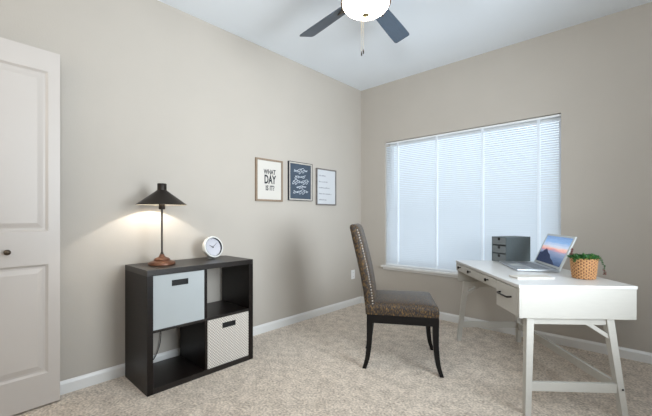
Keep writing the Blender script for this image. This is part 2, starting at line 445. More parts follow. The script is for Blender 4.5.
# ------------------------------------------------------------------ cube bookcase
BX0, BX1, BY0, BY1, BH = 0.035, 0.434, -2.772, -1.988, 0.779
bk = thing('cube_bookcase', 'dark espresso four-cube bookcase standing against the left wall', 'bookcase', ((BX0+BX1)/2, (BY0+BY1)/2, 0))
hx, hy = (BX1-BX0)/2, (BY1-BY0)/2; fr_, dv = 0.036, 0.017
obj('top_panel', nbox(-hx, hx, -hy, hy, BH-fr_, BH, bev=0.0015), M['espresso_top'], bk)
obj('bottom_panel', nbox(-hx, hx, -hy+fr_, hy-fr_, 0.0, fr_, bev=0.0015), M['espresso_top'], bk)
for s in (-1, 1):
    obj('side_panel', nbox(-hx, hx, min(s*hy, s*(hy-fr_)), max(s*hy, s*(hy-fr_)), 0.0, BH-fr_, bev=0.0015), M['espresso'], bk)
obj('shelf', nbox(-hx+0.004, hx-0.004, -hy+fr_, hy-fr_, BH/2-dv/2, BH/2+dv/2, bev=0.001), M['espresso_top'], bk)
obj('divider', nbox(-hx+0.004, hx-0.004, -dv/2, dv/2, BH/2+dv/2, BH-fr_, bev=0.001), M['espresso'], bk)
obj('divider', nbox(-hx+0.004, hx-0.004, -dv/2, dv/2, fr_, BH/2-dv/2, bev=0.001), M['espresso'], bk)
# half back board behind the empty upper right cube

def fabric_bin(name, label, m, y0, y1, z0, z1):
    t_ = thing(name, label, 'storage bin', (BX1-0.006-0.19, (y0+y1)/2, z0), 0)
    w, dd, hh, th = (y1-y0)/2, 0.19, z1-z0, 0.006
    bm = bmesh.new()
    box(bm, -dd, dd, -w, w, 0, th, bev=0.001)
    # front with a real grip opening
    gw, g0, g1 = 0.051, hh-0.075, hh-0.045
    for a in ((-w, -gw, th, hh), (gw, w, th, hh), (-gw, gw, th, g0), (-gw, gw, g1, hh)): box(bm, dd-th, dd, *a)
    box(bm, -dd, -dd+th, -w, w, th, hh); box(bm, -dd+th, dd-th, -w, -w+th, th, hh); box(bm, -dd+th, dd-th, w-th, w, th, hh)
    obj('body', bm, m, t_)
    bm = bmesh.new()
    e_ = 0.004
    for a in ((-gw-e_, -gw+0.001, g0-e_, g1+e_), (gw-0.001, gw+e_, g0-e_, g1+e_), (-gw, gw, g0-e_, g0+0.001), (-gw, gw, g1-0.001, g1+e_)): box(bm, dd-th-0.002, dd+0.0015, *a)
    box(bm, dd-th-0.004, dd-th-0.002, -gw-e_, gw+e_, g0-e_, g1+e_)
    obj('handle', bm, M['slot'], t_)
    return t_
cyb = (BY0+BY1)/2
fabric_bin('fabric_bin', 'plain pale grey fabric bin in the upper left cube of the bookcase', M['bin'], BY0+fr_+0.002, cyb-dv/2-0.004, BH/2+dv/2, BH-fr_-0.003)
fabric_bin('fabric_bin', 'cream fabric bin with fine diamond pattern in the lower right cube', M['trellis'], cyb+dv/2+0.004, BY1-fr_-0.002, fr_, BH/2-dv/2-0.003)

# ------------------------------------------------------------------ desk lamp on the bookcase
lx_, ly_ = 0.220, -2.597
lm = thing('table_lamp', 'lit table lamp with dark cone shade and copper base on the bookcase', 'lamp', (lx_, ly_, BH))
bm = lathe(bmesh.new(), [(0.0001, 0), (0.083, 0), (0.088, 0.004), (0.088, 0.014), (0.082, 0.022), (0.060, 0.028), (0.052, 0.031), (0.052, 0.040), (0.044, 0.047), (0.026, 0.053), (0.018, 0.060), (0.014, 0.074), (0.0001, 0.076)], 64)
obj('base', bm, M['copper'], lm, smooth=True, autosmooth=40)
bm = bmesh.new(); lathe(bm, [(0.0001, 0.07), (0.012, 0.07), (0.008, 0.085), (0.006, 0.09), (0.006, 0.40), (0.0001, 0.40)], 20)
obj('pole', bm, M['lampmetal'], lm, smooth=True, autosmooth=40)
bm = bmesh.new(); lathe(bm, [(0.0001, 0.385), (0.019, 0.385), (0.021, 0.39), (0.021, 0.425), (0.017, 0.43), (0.017, 0.455), (0.0001, 0.455)], 28)
obj('socket', bm, M['lampmetal'], lm, smooth=True, autosmooth=40)
bm = bmesh.new(); lathe(bm, [(0.0001, 0.455), (0.012, 0.456), (0.014, 0.465), (0.020, 0.478), (0.022, 0.490), (0.019, 0.503), (0.010, 0.511), (0.0001, 0.513)], 24)
bulb = obj('bulb', bm, M['bulb'], lm, smooth=True)
rz = 1.194-BH
bm = bmesh.new()
lathe(bm, [(0.0001, rz+0.149), (0.028, rz+0.149), (0.030, rz+0.146), (0.030, rz+0.104), (0.034, rz+0.100), (0.1616, rz+0.003), (0.1622, rz), (0.1608, rz)], 72, mi=0)
lathe(bm, [(0.1608, rz), (0.0325, rz+0.0975), (0.027, rz+0.104), (0.027, rz+0.145), (0.0001, rz+0.145)], 72, mi=1)
obj('lamp_shade', bm, [M['lampmetal'], M['lampinside']], lm, smooth=True, autosmooth=35)
bm = bmesh.new()
for k in range(3):
    a = 2*PI*k/3; tube(bm, [(0.014*math.cos(a), 0.014*math.sin(a), 0.45), (0.0275*math.cos(a), 0.0275*math.sin(a), rz+0.115)], 0.0015, 6)
obj('shade_support', bm, M['lampmetal'], lm)
# cord: over the back edge, down behind the open cube
cp = bez([(-0.083, 0.0, 0.006), (-0.12, 0.0, 0.006), (-0.165, 0.0, 0.008), (-0.197, 0.003, -0.005), (-0.203, 0.01, -0.06), (-0.203, 0.045, -0.36), (-0.202, 0.070, -0.50), (-0.201, 0.071, -0.59), (-0.200, 0.053, -0.662), (-0.196, 0.019, -0.72), (-0.194, -0.03, -0.755)], 60)
bm = bmesh.new(); tube(bm, cp, 0.003, 8)
obj('power_cord', bm, M['cord'], lm, smooth=True)
pl = bpy.data.lights.new('bulb_light', 'POINT'); pl.energy = 12; pl.color = (1.0, 0.95, 0.88); pl.shadow_soft_size = 0.012
po = bpy.data.objects.new('bulb_light', pl); COL.objects.link(po); po.parent = lm; po.location = (0, 0, 0.530)

# ------------------------------------------------------------------ clock
ck = thing('table_clock', 'small round white analog clock leaning back on the bookcase', 'clock', (0.155, -2.180, BH), R(6))
cr_ = 0.086; ccz = cr_+0.003
tiltc = (0, R(90-14), 0)
def clock_part(name, bm, m, sm=True, parent=ck): return obj(name, bm, m, parent, smooth=sm, autosmooth=35, loc=(0, 0, ccz), rot=tiltc)
clock_part('case', lathe(bmesh.new(), [(0.0001, -0.03), (cr_*0.7, -0.03), (cr_*0.9, -0.022), (cr_, -0.008), (cr_, 0.022), (cr_-0.003, 0.026), (cr_-0.012, 0.026), (cr_-0.012, 0.001), (0.0001, 0.001)], 64), M['white_metal'])
clock_part('dial', lathe(bmesh.new(), [(0.0001, 0.0062), (cr_-0.0125, 0.0062), (cr_-0.0125, 0.0045)], 48), M['clockface'])
clock_part('inner_ring', lathe(bmesh.new(), [(cr_-0.0122, 0.006), (cr_-0.0122, 0.0255), (cr_-0.0138, 0.0255), (cr_-0.0138, 0.006), (cr_-0.0122, 0.006)], 48), M['ink'])
# local x of a clock part points down the face, y to the viewer's right
for k in range(12):
    bm = bmesh.new()
    a = 2*PI*k/12; r0, r1 = (cr_-0.028, cr_-0.019)
    beam(bm, (-r0*math.cos(a), r0*math.sin(a), 0.0066), (-r1*math.cos(a), r1*math.sin(a), 0.0066), 0.0016 if k % 3 else 0.003, 0.0016 if k % 3 else 0.003, 0.0006, 0.0006, side=(math.sin(a), math.cos(a), 0))
    clock_part('hour_mark', bm, M['greyink'], False)
for nm, ang, ln, w in (('hour_hand', R(-58), 0.034, 0.005), ('minute_hand', R(52), 0.056, 0.0035)):
    bm = bmesh.new(); beam(bm, (0.008*math.cos(ang), -0.008*math.sin(ang), 0.009), (-ln*math.cos(ang), ln*math.sin(ang), 0.009), w, w*0.5, 0.001, 0.001, side=(math.sin(ang), math.cos(ang), 0))
    clock_part(nm, bm, M['black'], False)
bm = bmesh.new(); tube(bm, [(0.002, -0.028, 0.018), (-0.004, -0.030, 0.003), (-0.004, 0.030, 0.003), (0.002, 0.028, 0.018)], 0.003, 8)
tube(bm, [(-0.02, 0, 0.03), (-0.055, 0, 0.003)], 0.003, 8)
obj('stand', bm, M['white_metal'], ck, smooth=True)

# ------------------------------------------------------------------ wall art on the left wall
def art(name, label, y0, y1, z0, z1, fw, fm, pm, depth=0.02, edge=False):
    t_ = thing(name, label, 'picture frame', (0.0, (y0+y1)/2, (z0+z1)/2), R(90), 'framed sayings on the left wall')
    w, hgt = (y1-y0)/2, (z1-z0)/2
    bm = bmesh.new()
    for sx in (-1, 1): box(bm, min(sx*w, sx*(w-fw)), max(sx*w, sx*(w-fw)), -depth, 0, -hgt, hgt, bev=0.0015)
    for sz in (-1, 1): box(bm, -w+fw, w-fw, -depth, 0, min(sz*hgt, sz*(hgt-fw)), max(sz*hgt, sz*(hgt-fw)), bev=0.0015)
    obj('frame', bm, fm, t_)
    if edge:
        bm = bmesh.new(); e_ = 0.005  # dark rim added to put the shade of the frame's side into colour
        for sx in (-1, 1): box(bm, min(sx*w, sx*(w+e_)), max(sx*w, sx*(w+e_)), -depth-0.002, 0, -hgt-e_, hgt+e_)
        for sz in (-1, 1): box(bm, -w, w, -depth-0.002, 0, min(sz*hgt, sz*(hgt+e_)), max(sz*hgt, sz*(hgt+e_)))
        obj('shade_rim', bm, M['ink'], t_)
    obj('print', nbox(-w+fw-0.001, w-fw+0.001, -depth+0.008, -0.002, -hgt+fw-0.001, hgt-fw+0.001), pm, t_)
    return t_, w, hgt, -depth+0.0074
ROT = (R(90), 0, 0)
a1, w, hh, yy = art('picture_frame', 'wood framed white print reading what day is it, nearest the lamp', -1.659, -1.331, 1.262, 1.671, 0.018, M['frame_wood'], M['paper'])
text_mesh('lettering', 'WHAT', 0.064, M['ink'], a1, (0.003, yy, 0.078), ROT, sx=0.74, off=0.0016)
text_mesh('lettering', 'DAY', 0.115, M['ink'], a1, (0.006, yy, 0.003), ROT, sx=0.60, off=0.0035)
text_mesh('lettering', 'IS IT?', 0.066, M['ink'], a1, (0.006, yy, -0.078), ROT, sx=0.76, off=0.0016)
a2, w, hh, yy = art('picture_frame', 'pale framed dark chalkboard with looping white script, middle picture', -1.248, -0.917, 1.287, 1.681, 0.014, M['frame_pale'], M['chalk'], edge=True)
# looping hand lettering, three rows: too small in the photo to read, drawn as script strokes
random.seed(3)
bm = bmesh.new()
def script(cx, cz, width, ht, loops, amp=1.0):
    pts = []
    n = loops*14
    for i in range(n+1):
        t = i/n; ph = t*loops*2*PI
        hgt2 = ht*(0.55+0.45*math.sin(t*loops*1.7+cx*40+cz*31))*amp
        x_ = cx-width/2+t*width+0.55*width/loops*math.sin(ph)+0.35*hgt2*math.cos(ph)
        z_ = cz+hgt2*math.cos(ph)*0.6+0.012*t
        pts.append((x_, yy-0.0005, z_))
    tube(bm, pts, 0.0026, 5)
for cx, cz, wd, ht, lp in ((0.0, 0.105, 0.20, 0.052, 5), (-0.01, 0.04, 0.15, 0.028, 4), (0.0, -0.012, 0.23, 0.048, 6), (0.01, -0.065, 0.14, 0.026, 4), (0.0, -0.118, 0.22, 0.044, 5)):
    script(cx, cz, wd, ht, lp)
obj('script_lettering', bm, M['chalkwhite'], a2)
a3, w, hh, yy = art('picture_frame', 'grey framed white board with five short grey lines, nearest the corner', -0.842, -0.509, 1.244, 1.657, 0.014, M['frame_grey'], M['papercool'])
bm = bmesh.new()
random.seed(5)
for i, (ln) in enumerate((0.11, 0.13, 0.18, 0.20, 0.12)):
    bm = bmesh.new(); z = 0.125-i*0.068; x_ = -0.125
    while x_ < -0.125+ln:
        wl = random.uniform(0.006, 0.016); box(bm, x_, x_+wl, yy-0.0004, yy+0.001, z-0.006, z+random.uniform(0.002, 0.008)); x_ += wl+random.choice((0.0025, 0.0025, 0.009))
    obj('text_line', bm, M['greyink'], a3)

# ------------------------------------------------------------------ ceiling fan
fx, fy = 1.412, -1.838
fan = thing('ceiling_fan', 'charcoal five-blade ceiling fan with lit white glass bowl', 'ceiling fan', (fx, fy, 2.30), 0)
def fz(z): return z-2.30
obj('canopy', lathe(bmesh.new(), [(0.0001, fz(H)), (0.065, fz(H)), (0.065, fz(2.72)), (0.045, fz(2.68)), (0.018, fz(2.665)), (0.0001, fz(2.665))], 40), M['fanmetal'], fan, smooth=True, autosmooth=40)
obj('downrod', lathe(bmesh.new(), [(0.0001, fz(2.67)), (0.012, fz(2.67)), (0.012, fz(2.575)), (0.0001, fz(2.575))], 20), M['fanmetal'], fan, smooth=True, autosmooth=40)
obj('motor_housing', lathe(bmesh.new(), [(0.0001, fz(2.60)), (0.05, fz(2.60)), (0.10, fz(2.58)), (0.125, fz(2.55)), (0.125, fz(2.51)), (0.10, fz(2.485)), (0.07, fz(2.475)), (0.07, fz(2.46)), (0.0001, fz(2.46))], 56), M['fanmetal'], fan, smooth=True, autosmooth=40)
obj('light_collar', lathe(bmesh.new(), [(0.0001, fz(2.465)), (0.11, fz(2.465)), (0.152, fz(2.455)), (0.156, fz(2.445)), (0.0001, fz(2.445))], 56), M['fanmetal'], fan, smooth=True, autosmooth=40)
prof = [(0.145, fz(2.445))] + [(0.145*math.cos(a), fz(2.445)-0.072*math.sin(a)) for a in [R(5*i) for i in range(1, 18)]] + [(0.0001, fz(2.373))]
obj('light_bowl', lathe(bmesh.new(), prof, 64), M['bowl'], fan, smooth=True)
obj('finial', lathe(bmesh.new(), [(0.0001, fz(2.376)), (0.020, fz(2.376)), (0.022, fz(2.371)), (0.014, fz(2.365)), (0.006, fz(2.362)), (0.006, fz(2.356)), (0.003, fz(2.350)), (0.0001, fz(2.348))], 28), M['brass'], fan, smooth=True, autosmooth=40)
BZ = 2.50
# a blade, local x outward, built once and copied
def blade_mesh():
    bm = bmesh.new(); out_ = []
    xs = [(0.175, 0.046), (0.20, 0.051), (0.35, 0.057), (0.50, 0.062), (0.625, 0.064), (0.642, 0.060), (0.650, 0.051)]
    up_ = [(x, w) for x, w in xs]; lo = [(x-0.012 if x > 0.62 else x, -w) for x, w in xs]
    loop = up_+lo[::-1]
    prism(bm, [(x, y, -0.003) for x, y in loop], [(x, y, 0.003) for x, y in loop], 0.001)
    bmesh.ops.rotate(bm, verts=bm.verts, cent=(0, 0, 0), matrix=Matrix.Rotation(R(-14), 3, 'X'))
    return bm
def iron_mesh():
    bm = bmesh.new()
    beam(bm, (0.085, 0, -0.006), (0.19, 0, -0.008), 0.03, 0.045, 0.006, 0.006, side=(0, 1, 0), bev=0.001)
    prism(bm, [(0.18, -0.03, -0.010), (0.27, 0, -0.010), (0.18, 0.03, -0.010)], [(0.18, -0.03, -0.0045), (0.27, 0, -0.0045), (0.18, 0.03, -0.0045)])
    bmesh.ops.rotate(bm, verts=bm.verts, cent=(0, 0, 0), matrix=Matrix.Rotation(R(-14), 3, 'X'))
    return bm
CAMROT = YAW
b0 = obj('blade', blade_mesh(), M['blade'], fan, loc=(0, 0, fz(BZ))); i0 = obj('blade_bracket', iron_mesh(), M['fanmetal'], b0)
A0 = CAMROT + R(57)
for k in range(5):
    if k == 0: bb = b0
    else:
        bb = b0.copy(); COL.objects.link(bb); bb.parent = fan; ii = i0.copy(); COL.objects.link(ii); ii.parent = bb
    bb.rotation_euler = (0, 0, A0+k*2*PI/5)
def cxy(x, z):   # a direction given across / along the room's diagonal
    return (x*0.736-z*0.677, x*0.677+z*0.736)
for (dx, dz_, zb) in ((-0.010, 0.158, 2.19), (0.002, 0.160, 2.205)):
    px_, py_ = cxy(dx, dz_)
    bm = bmesh.new(); tube(bm, [(px_*0.7, py_*0.7, fz(2.47)), (px_, py_, fz(2.44)), (px_, py_, fz(zb+0.03))], 0.0007, 6)
    pc = obj('pull_chain', bm, M['brass'], fan)
    bm = lathe(bmesh.new(), [(0.0001, 0.032), (0.002, 0.031), (0.004, 0.02), (0.0045, 0.008), (0.003, 0.0), (0.0001, 0)], 14, c=(px_, py_, fz(zb)))
    obj('chain_fob', bm, M['bronze'], pc, smooth=True)

# ------------------------------------------------------------------ dining chair
CO = Vector((CX, CY, 0)); VW = Vector((-0.677, 0.736, 0)); RT = Vector((0.736, 0.677, 0))
def place(xr_, zd, z=0.0):
    p = CO+RT*xr_+VW*zd; return (p.x, p.y, z)
chair = thing('dining_chair', 'armless upholstered chair with brown woven fabric and nailhead trim before the window', 'chair', place(0.58, 2.68), YAW-R(9.8))
def loft(bm, rings):
    vs = [[bm.verts.new(p) for p in r] for r in rings]; n = len(vs[0])
    for a, b_ in zip(vs, vs[1:]):
        for i in range(n): bm.faces.new((a[i], b_[i], b_[(i+1) % n], a[(i+1) % n]))
    bm.faces.new(vs[0]); bm.faces.new(vs[-1][::-1])
    return bm
def sabre(pts, ws):
    P = bez(pts, 16); rings = []
    for i, p in enumerate(P):
        t = i/(len(P)-1); w = ws[0]+(ws[1]-ws[0])*t
        rings.append([(p.x-w/2, p.y-w/2, p.z), (p.x+w/2, p.y-w/2, p.z), (p.x+w/2, p.y+w/2, p.z), (p.x-w/2, p.y+w/2, p.z)])
    return loft(bmesh.new(), rings)
for s in (-1, 1):
    o = obj('leg', sabre([(-0.228, s*0.200, 0.345), (-0.232, s*0.200, 0.20), (-0.246, s*0.198, 0.08), (-0.268, s*0.195, 0.0)], (0.044, 0.028)), M['leg'], chair)
    o = obj('leg', sabre([(0.232, s*0.222, 0.345), (0.234, s*0.226, 0.20), (0.247, s*0.236, 0.08), (0.270, s*0.247, 0.0)], (0.042, 0.028)), M['leg'], chair)
bm = bmesh.new()
prism(bm, [(-0.25, -0.222, 0.342), (0.254, -0.244, 0.342), (0.254, 0.244, 0.342), (-0.25, 0.222, 0.342)],
          [(-0.25, -0.222, 0.404), (0.254, -0.244, 0.404), (0.254, 0.244, 0.404), (-0.25, 0.222, 0.404)], 0.003)
obj('seat_rail', bm, M['leg'], chair)
# seat cushion: a rounded, crowned block wider at the front
bm = bmesh.new(); nx, ny = 22, 22; z0 = 0.404
def sq(u, p=5.0): return max(0.0, 1-abs(u)**p)**(1/p)
top = {}; 
for i in range(nx+1):
    for j in range(ny+1):
        u = -1+2*i/nx; v = -1+2*j/ny
        u2 = math.sin(u*PI/2*0.999); v2 = math.sin(v*PI/2*0.999)
        x_ = -0.002+0.258*u2; wy = 0.230+(u2+1)/2*0.020; y_ = v2*wy
        edge = min(sq(u2, 7), sq(v2, 7))
        z_ = 0.432+0.060*edge+0.018*(1-u2**4)*(1-v2*v2)*edge - 0.004*max(0, u2)**3
        top[i, j] = bm.verts.new((x_, y_, z_))
for i in range(nx):
    for j in range(ny): bm.faces.new((top[i, j], top[i+1, j], top[i+1, j+1], top[i, j+1]))
border = [(i, 0) for i in range(nx+1)]+[(nx, j) for j in range(1, ny+1)]+[(i, ny) for i in range(nx-1, -1, -1)]+[(0, j) for j in range(ny-1, 0, -1)]
low = [bm.verts.new((top[k].co.x*0.985, top[k].co.y*0.985, z0)) for k in border]
for q in range(len(border)):
    r2 = (q+1) % len(border); bm.faces.new((top[border[q]], low[q], low[r2], top[border[r2]]))
bm.faces.new(low)
obj('seat', bm, M['weave'], chair, smooth=True, autosmooth=60)
# backrest: profile (rear x, front x, z), rounded crest
prof = [(-0.252, -0.188, 0.404), (-0.262, -0.192, 0.46), (-0.275, -0.202, 0.56), (-0.296, -0.222, 0.68), (-0.322, -0.248, 0.80), (-0.350, -0.278, 0.92), (-0.368, -0.300, 1.00), (-0.376, -0.312, 1.03), (-0.374, -0.326, 1.048), (-0.364, -0.342, 1.055)]
bm = bmesh.new(); rings = []
for xr0, xf0, z in prof:
    hw_ = 0.222 if z < 0.95 else 0.222-0.012*((z-0.95)/0.105)**2
    b_ = 0.012; r_ = []
    pad = 0.014
    for x_, y_ in ((xr0, -hw_+b_), (xr0+b_*0.6, -hw_), (xf0-b_*0.6, -hw_), (xf0, -hw_+b_), (xf0+pad*0.6, -hw_*0.6), (xf0+pad, 0), (xf0+pad*0.6, hw_*0.6), (xf0, hw_-b_), (xf0-b_*0.6, hw_), (xr0+b_*0.6, hw_), (xr0, hw_-b_), (xr0, 0)):
        r_.append((x_, y_, z))
    rings.append(r_)
loft(bm, rings)
back = obj('backrest', bm, M['weave'], chair, smooth=True, autosmooth=60)
bm = bmesh.new()
P = bez([(xf-0.012, 0, z) for xr0, xf, z in prof[1:8]], 200); L_ = 0; last = P[0]; spots = [P[0]]
for p in P[1:]:
    L_ += (p-last).length; last = p
    if L_ > 0.0185: spots.append(p); L_ = 0
for s in (-1, 1):
    bm = bmesh.new()
    for p in spots:
        hw_ = 0.2225 if p.z < 0.95 else 0.2225-0.012*((p.z-0.95)/0.105)**2
        r = bmesh.ops.create_uvsphere(bm, u_segments=8, v_segments=5, radius=0.0055)
        for v in r['verts']: v.co = Vector((v.co.x+p.x, v.co.y*0.6+s*hw_, v.co.z+p.z))
    obj('nailhead_trim', bm, M['nail'], back, smooth=True)

# ------------------------------------------------------------------ writing desk
DH, DL, DW = 0.724, 1.108, 0.638
desk = thing('writing_desk', 'white painted wooden writing desk with drawers and splayed legs by the window', 'desk', place(1.101, 1.959), YAW-R(3.1))
# local frame: x 0..DW across (near end), y 0..DL away towards the window
obj('desk_top', nbox(-0.004, DW+0.004, -0.004, DL+0.004, DH-0.017, DH, bev=0.003), M['desktop'], desk)
bm = bmesh.new(); zt = DH-0.0175
BL = 0.30; zb = 0.535
box(bm, 0.012, DW, 0.0, 0.018, zb, zt, bev=0.0015)            # near end panel
box(bm, DW-0.018, DW, 0.018, DL-0.018, 0.638, zt)               # rear panel
box(bm, 0.012, DW, DL-0.018, DL, 0.545, zt, bev=0.0015)       # far end panel
box(bm, 0.02, DW-0.018, 0.018, DL-0.018, 0.638, 0.650)          # carcass floor
box(bm, 0.02, DW-0.018, BL-0.012, BL, zb, 0.638)                # inner side of deep drawer bay
box(bm, 0.02, DW-0.018, 0.018, BL-0.012, zb, zb+0.012)          # floor of deep bay
box(bm, DW-0.018, DW, 0.018, BL, zb, 0.638)
box(bm, 0.0, 0.012, 0.0, 0.024, zb, zt, bev=0.001)              # front stile near
box(bm, 0.0, 0.012, DL-0.02, DL, 0.638, zt, bev=0.001)
box(bm, 0.004, 0.012, BL-0.004, DL-0.02, 0.638, 0.645); box(bm, 0.004, 0.012, 0.024, DL-0.02, zt-0.006, zt)
obj('desk_body', bm, M['desk'], desk)
def drawer_front(y0, y1, z0, z1):
    bm = nbox(-0.001, 0.014, y0, y1, z0, z1, bev=0.002)
    return obj('drawer', bm, M['desk'], desk)
def knob(parent, y, z):
    bm = lathe(bmesh.new(), [(0.0001, 0), (0.006, 0), (0.004, 0.004), (0.004, 0.012), (0.011, 0.017), (0.012, 0.022), (0.008, 0.026), (0.0001, 0.027)], 20)
    obj('knob', bm, M['bronze'], parent, smooth=True, autosmooth=50, loc=(-0.001, y, z), rot=(0, R(-90), 0))
dr = drawer_front(0.027, BL-0.007, zb+0.004, zt-0.008)
zc_ = 0.636
bm = bmesh.new()
tube(bm, bez([(-0.001, 0.092, zc_), (-0.022, 0.095, zc_-0.002), (-0.026, 0.11, zc_-0.003), (-0.027, 0.162, zc_-0.003), (-0.026, 0.214, zc_-0.003), (-0.022, 0.229, zc_-0.002), (-0.001, 0.232, zc_)], 36), 0.0055, 8)
obj('bar_handle', bm, M['bronze'], dr, smooth=True)
for y0, y1, ky in ((BL-0.001, 0.502, 0.425), (0.508, 0.888, 0.762), (0.894, DL-0.022, 0.992)):
    dr = drawer_front(y0, y1, 0.647, zt-0.008); knob(dr, ky, 0.676)
# end frames: splayed legs, top rail, low stretcher, corner brace
def legpos(sx, sy, z):
    t_ = (0.55-z)/0.55
    x0 = 0.072-0.043*t_; y0 = 0.038-0.062*t_
    x_ = x0 if sx < 0 else DW-x0-0.058; y_ = y0 if sy < 0 else DL-y0
    return (x_, y_, z)
for sx in (-1, 1):
    for sy in (-1, 1):
        ztop = zb if sy < 0 else 0.545
        lg = obj('leg', hbeam(bmesh.new(), legpos(sx, sy, 0.0), legpos(sx, sy, ztop), 0.033, 0.041), M['desk'], desk)
        if sy < 0:
            a = Vector(legpos(sx, sy, 0.155))
            bm = lathe(bmesh.new(), [(0.0001, 0), (0.006, 0), (0.006, 0.0015), (0.0001, 0.002)], 12)
            obj('bolt_head', bm, M['bronze'], lg, loc=(a.x+0.004*sx, a.y-0.021, 0.155), rot=(R(90), 0, 0)) if sx > 0 else None
for sy in (-1, 1):
    ztop = zb if sy < 0 else 0.545
    l_, r_ = Vector(legpos(-1, sy, 0.525)), Vector(legpos(1, sy, 0.525))
    zlo = 0.497
    obj('top_rail', nbox(l_.x+0.02, r_.x-0.02, l_.y-0.014, l_.y+0.014, zlo, ztop, bev=0.002), M['desk'], desk)
    l_, r_ = Vector(legpos(-1, sy, 0.155)), Vector(legpos(1, sy, 0.155))
    obj('stretcher', nbox(l_.x+0.018, r_.x-0.018, l_.y-0.011, l_.y+0.011, 0.130, 0.180, bev=0.002), M['desk'], desk)
    for sx in (-1, 1):
        if sx < 0 and sy < 0: continue
        a = Vector(legpos(sx, sy, 0.43)); b2 = Vector(legpos(sx, sy, 0.515)); b2.x -= sx*0.125; b2.z = 0.507; a.x -= sx*0.012
        bm = bmesh.new(); beam(bm, a, b2, 0.02, 0.02, 0.022, 0.022, side=(0, 1, 0), bev=0.001)
        obj('corner_brace', bm, M['desk'], desk)
# rear stretcher joining the two right-hand legs
l_, r_ = Vector(legpos(1, -1, 0.155)), Vector(legpos(1, 1, 0.155))
bm = bmesh.new(); box(bm, l_.x-0.012, l_.x+0.012, l_.y+0.02, r_.y-0.02, 0.130, 0.180, bev=0.002)
obj('stretcher', bm, M['desk'], desk)

# helper: world placement of something on the desk, given across / depth
def on_desk(xr_, zd): return place(xr_, zd, DH)

# file organiser with three drawers
phi = math.atan2(0.937, 0.35)   # depth direction runs mostly across
org = thing('desk_organizer', 'dark grey three-drawer desktop organizer at the window end of the desk', 'organizer', on_desk(1.519, 2.898), YAW+R(20.5))
# local x: along the long side (away to the right), local y: across the drawer face
OL, OW, OH = 0.278, 0.152, 0.214
bm = bmesh.new()
box(bm, 0.012, OL, 0, 0.005, 0, OH); box(bm, 0.012, OL, OW-0.005, OW, 0, OH); box(bm, OL-0.005, OL, 0.005, OW-0.005, 0, OH)
box(bm, 0.012, OL-0.005, 0.005, OW-0.005, 0, 0.005); box(bm, 0.012, OL-0.005, 0.005, OW-0.005, OH-0.005, OH)
for z in (OH/3, 2*OH/3): box(bm, 0.012, OL-0.005, 0.005, OW-0.005, z-0.0015, z+0.0015)
box(bm, 0, 0.012, 0, 0.005, 0, OH); box(bm, 0, 0.012, OW-0.005, OW, 0, OH); box(bm, 0, 0.012, 0.005, OW-0.005, 0, 0.005); box(bm, 0, 0.012, 0.005, OW-0.005, OH-0.005, OH)
obj('case', bm, M['organizer'], org)
for k in range(3):
    z0, z1 = k*OH/3+0.006, (k+1)*OH/3-0.005
    dr = obj('drawer', nbox(0.001, OL-0.02, 0.007, OW-0.007, z0, z1, bev=0.001), M['organizer_drawer'], org)
    bm = bmesh.new(); lathe(bm, [(0.0001, 0), (0.013, 0), (0.013, 0.0015), (0.0001, 0.0015)], 20)
    obj('finger_notch', bm, M['slot'], dr, loc=(0.0012, OW/2, z1-0.013), rot=(0, R(-90), 0))

# laptop: hinge runs away from the viewer, screen leans to the right
hA = Vector(place(1.623, 2.386)); hB = Vector(place(1.728, 2.850)); hd = hB-hA; HW = hd.length; ang = math.atan2(hd.y, hd.x)
lap = thing('laptop', 'open silver laptop showing a sunset lake picture on the white desk', 'laptop', (hA.x, hA.y, DH), ang)
# local x along hinge (away), local y to the left = towards the drawers
LD, LT = 0.272, 0.014
bm = bmesh.new(); box(bm, 0, HW, 0, LD, 0.002, 0.002+LT, bev=0.004)
base = obj('base', bm, M['aluminium'], lap)
bm = bmesh.new()
for r_ in range(5):
    for c in range(14): box(bm, 0.05+c*(HW-0.1)/14, 0.05+(c+0.86)*(HW-0.1)/14, 0.045+r_*0.021, 0.045+r_*0.021+0.018, 0.0155, 0.0175)
obj('keyboard', bm, M['keys'], base)
obj('touchpad', nbox(HW/2-0.06, HW/2+0.06, 0.175, 0.25, 0.0155, 0.0164), M['bezel'], base)
lean = math.atan2(0.1016, 0.231); SH = 0.256
lid = bpy.data.objects.new('lid', bpy.data.meshes.new('lid'))
bm = bmesh.new(); box(bm, 0, HW, -0.008, 0, 0, SH, bev=0.003)
# bezel as a frame around the picture
bz = 0.020
for a in ((0.003, HW-0.003, 0.004, bz), (0.003, HW-0.003, SH-bz*0.8, SH-0.003), (0.003, bz, bz, SH-bz*0.8), (HW-bz, HW-0.003, bz, SH-bz*0.8)): box(bm, a[0], a[1], 0, 0.0015, a[2], a[3])
lid = obj('lid', bm, M['bezel'], lap, loc=(0, 0.004, 0.016), rot=(lean, 0, 0))
bm = bmesh.new(); vs = [bm.verts.new(p) for p in ((bz, 0.0008, bz), (HW-bz, 0.0008, bz), (HW-bz, 0.0008, SH-bz*0.8), (bz, 0.0008, SH-bz*0.8))]
f = bm.faces.new(vs); uvl = bm.loops.layers.uv.new('UVMap')
uvmap = {0: (1, 0), 1: (0, 0), 2: (0, 1), 3: (1, 1)}
for lp in f.loops: lp[uvl].uv = uvmap[vs.index(lp.vert)]
obj('screen', bm, M['screen'], lid)
bm = bmesh.new(); tube(bm, [(0.05, 0.002, 0.017), (HW-0.05, 0.002, 0.017)], 0.005, 10)
obj('hinge', bm, M['keys'], base)

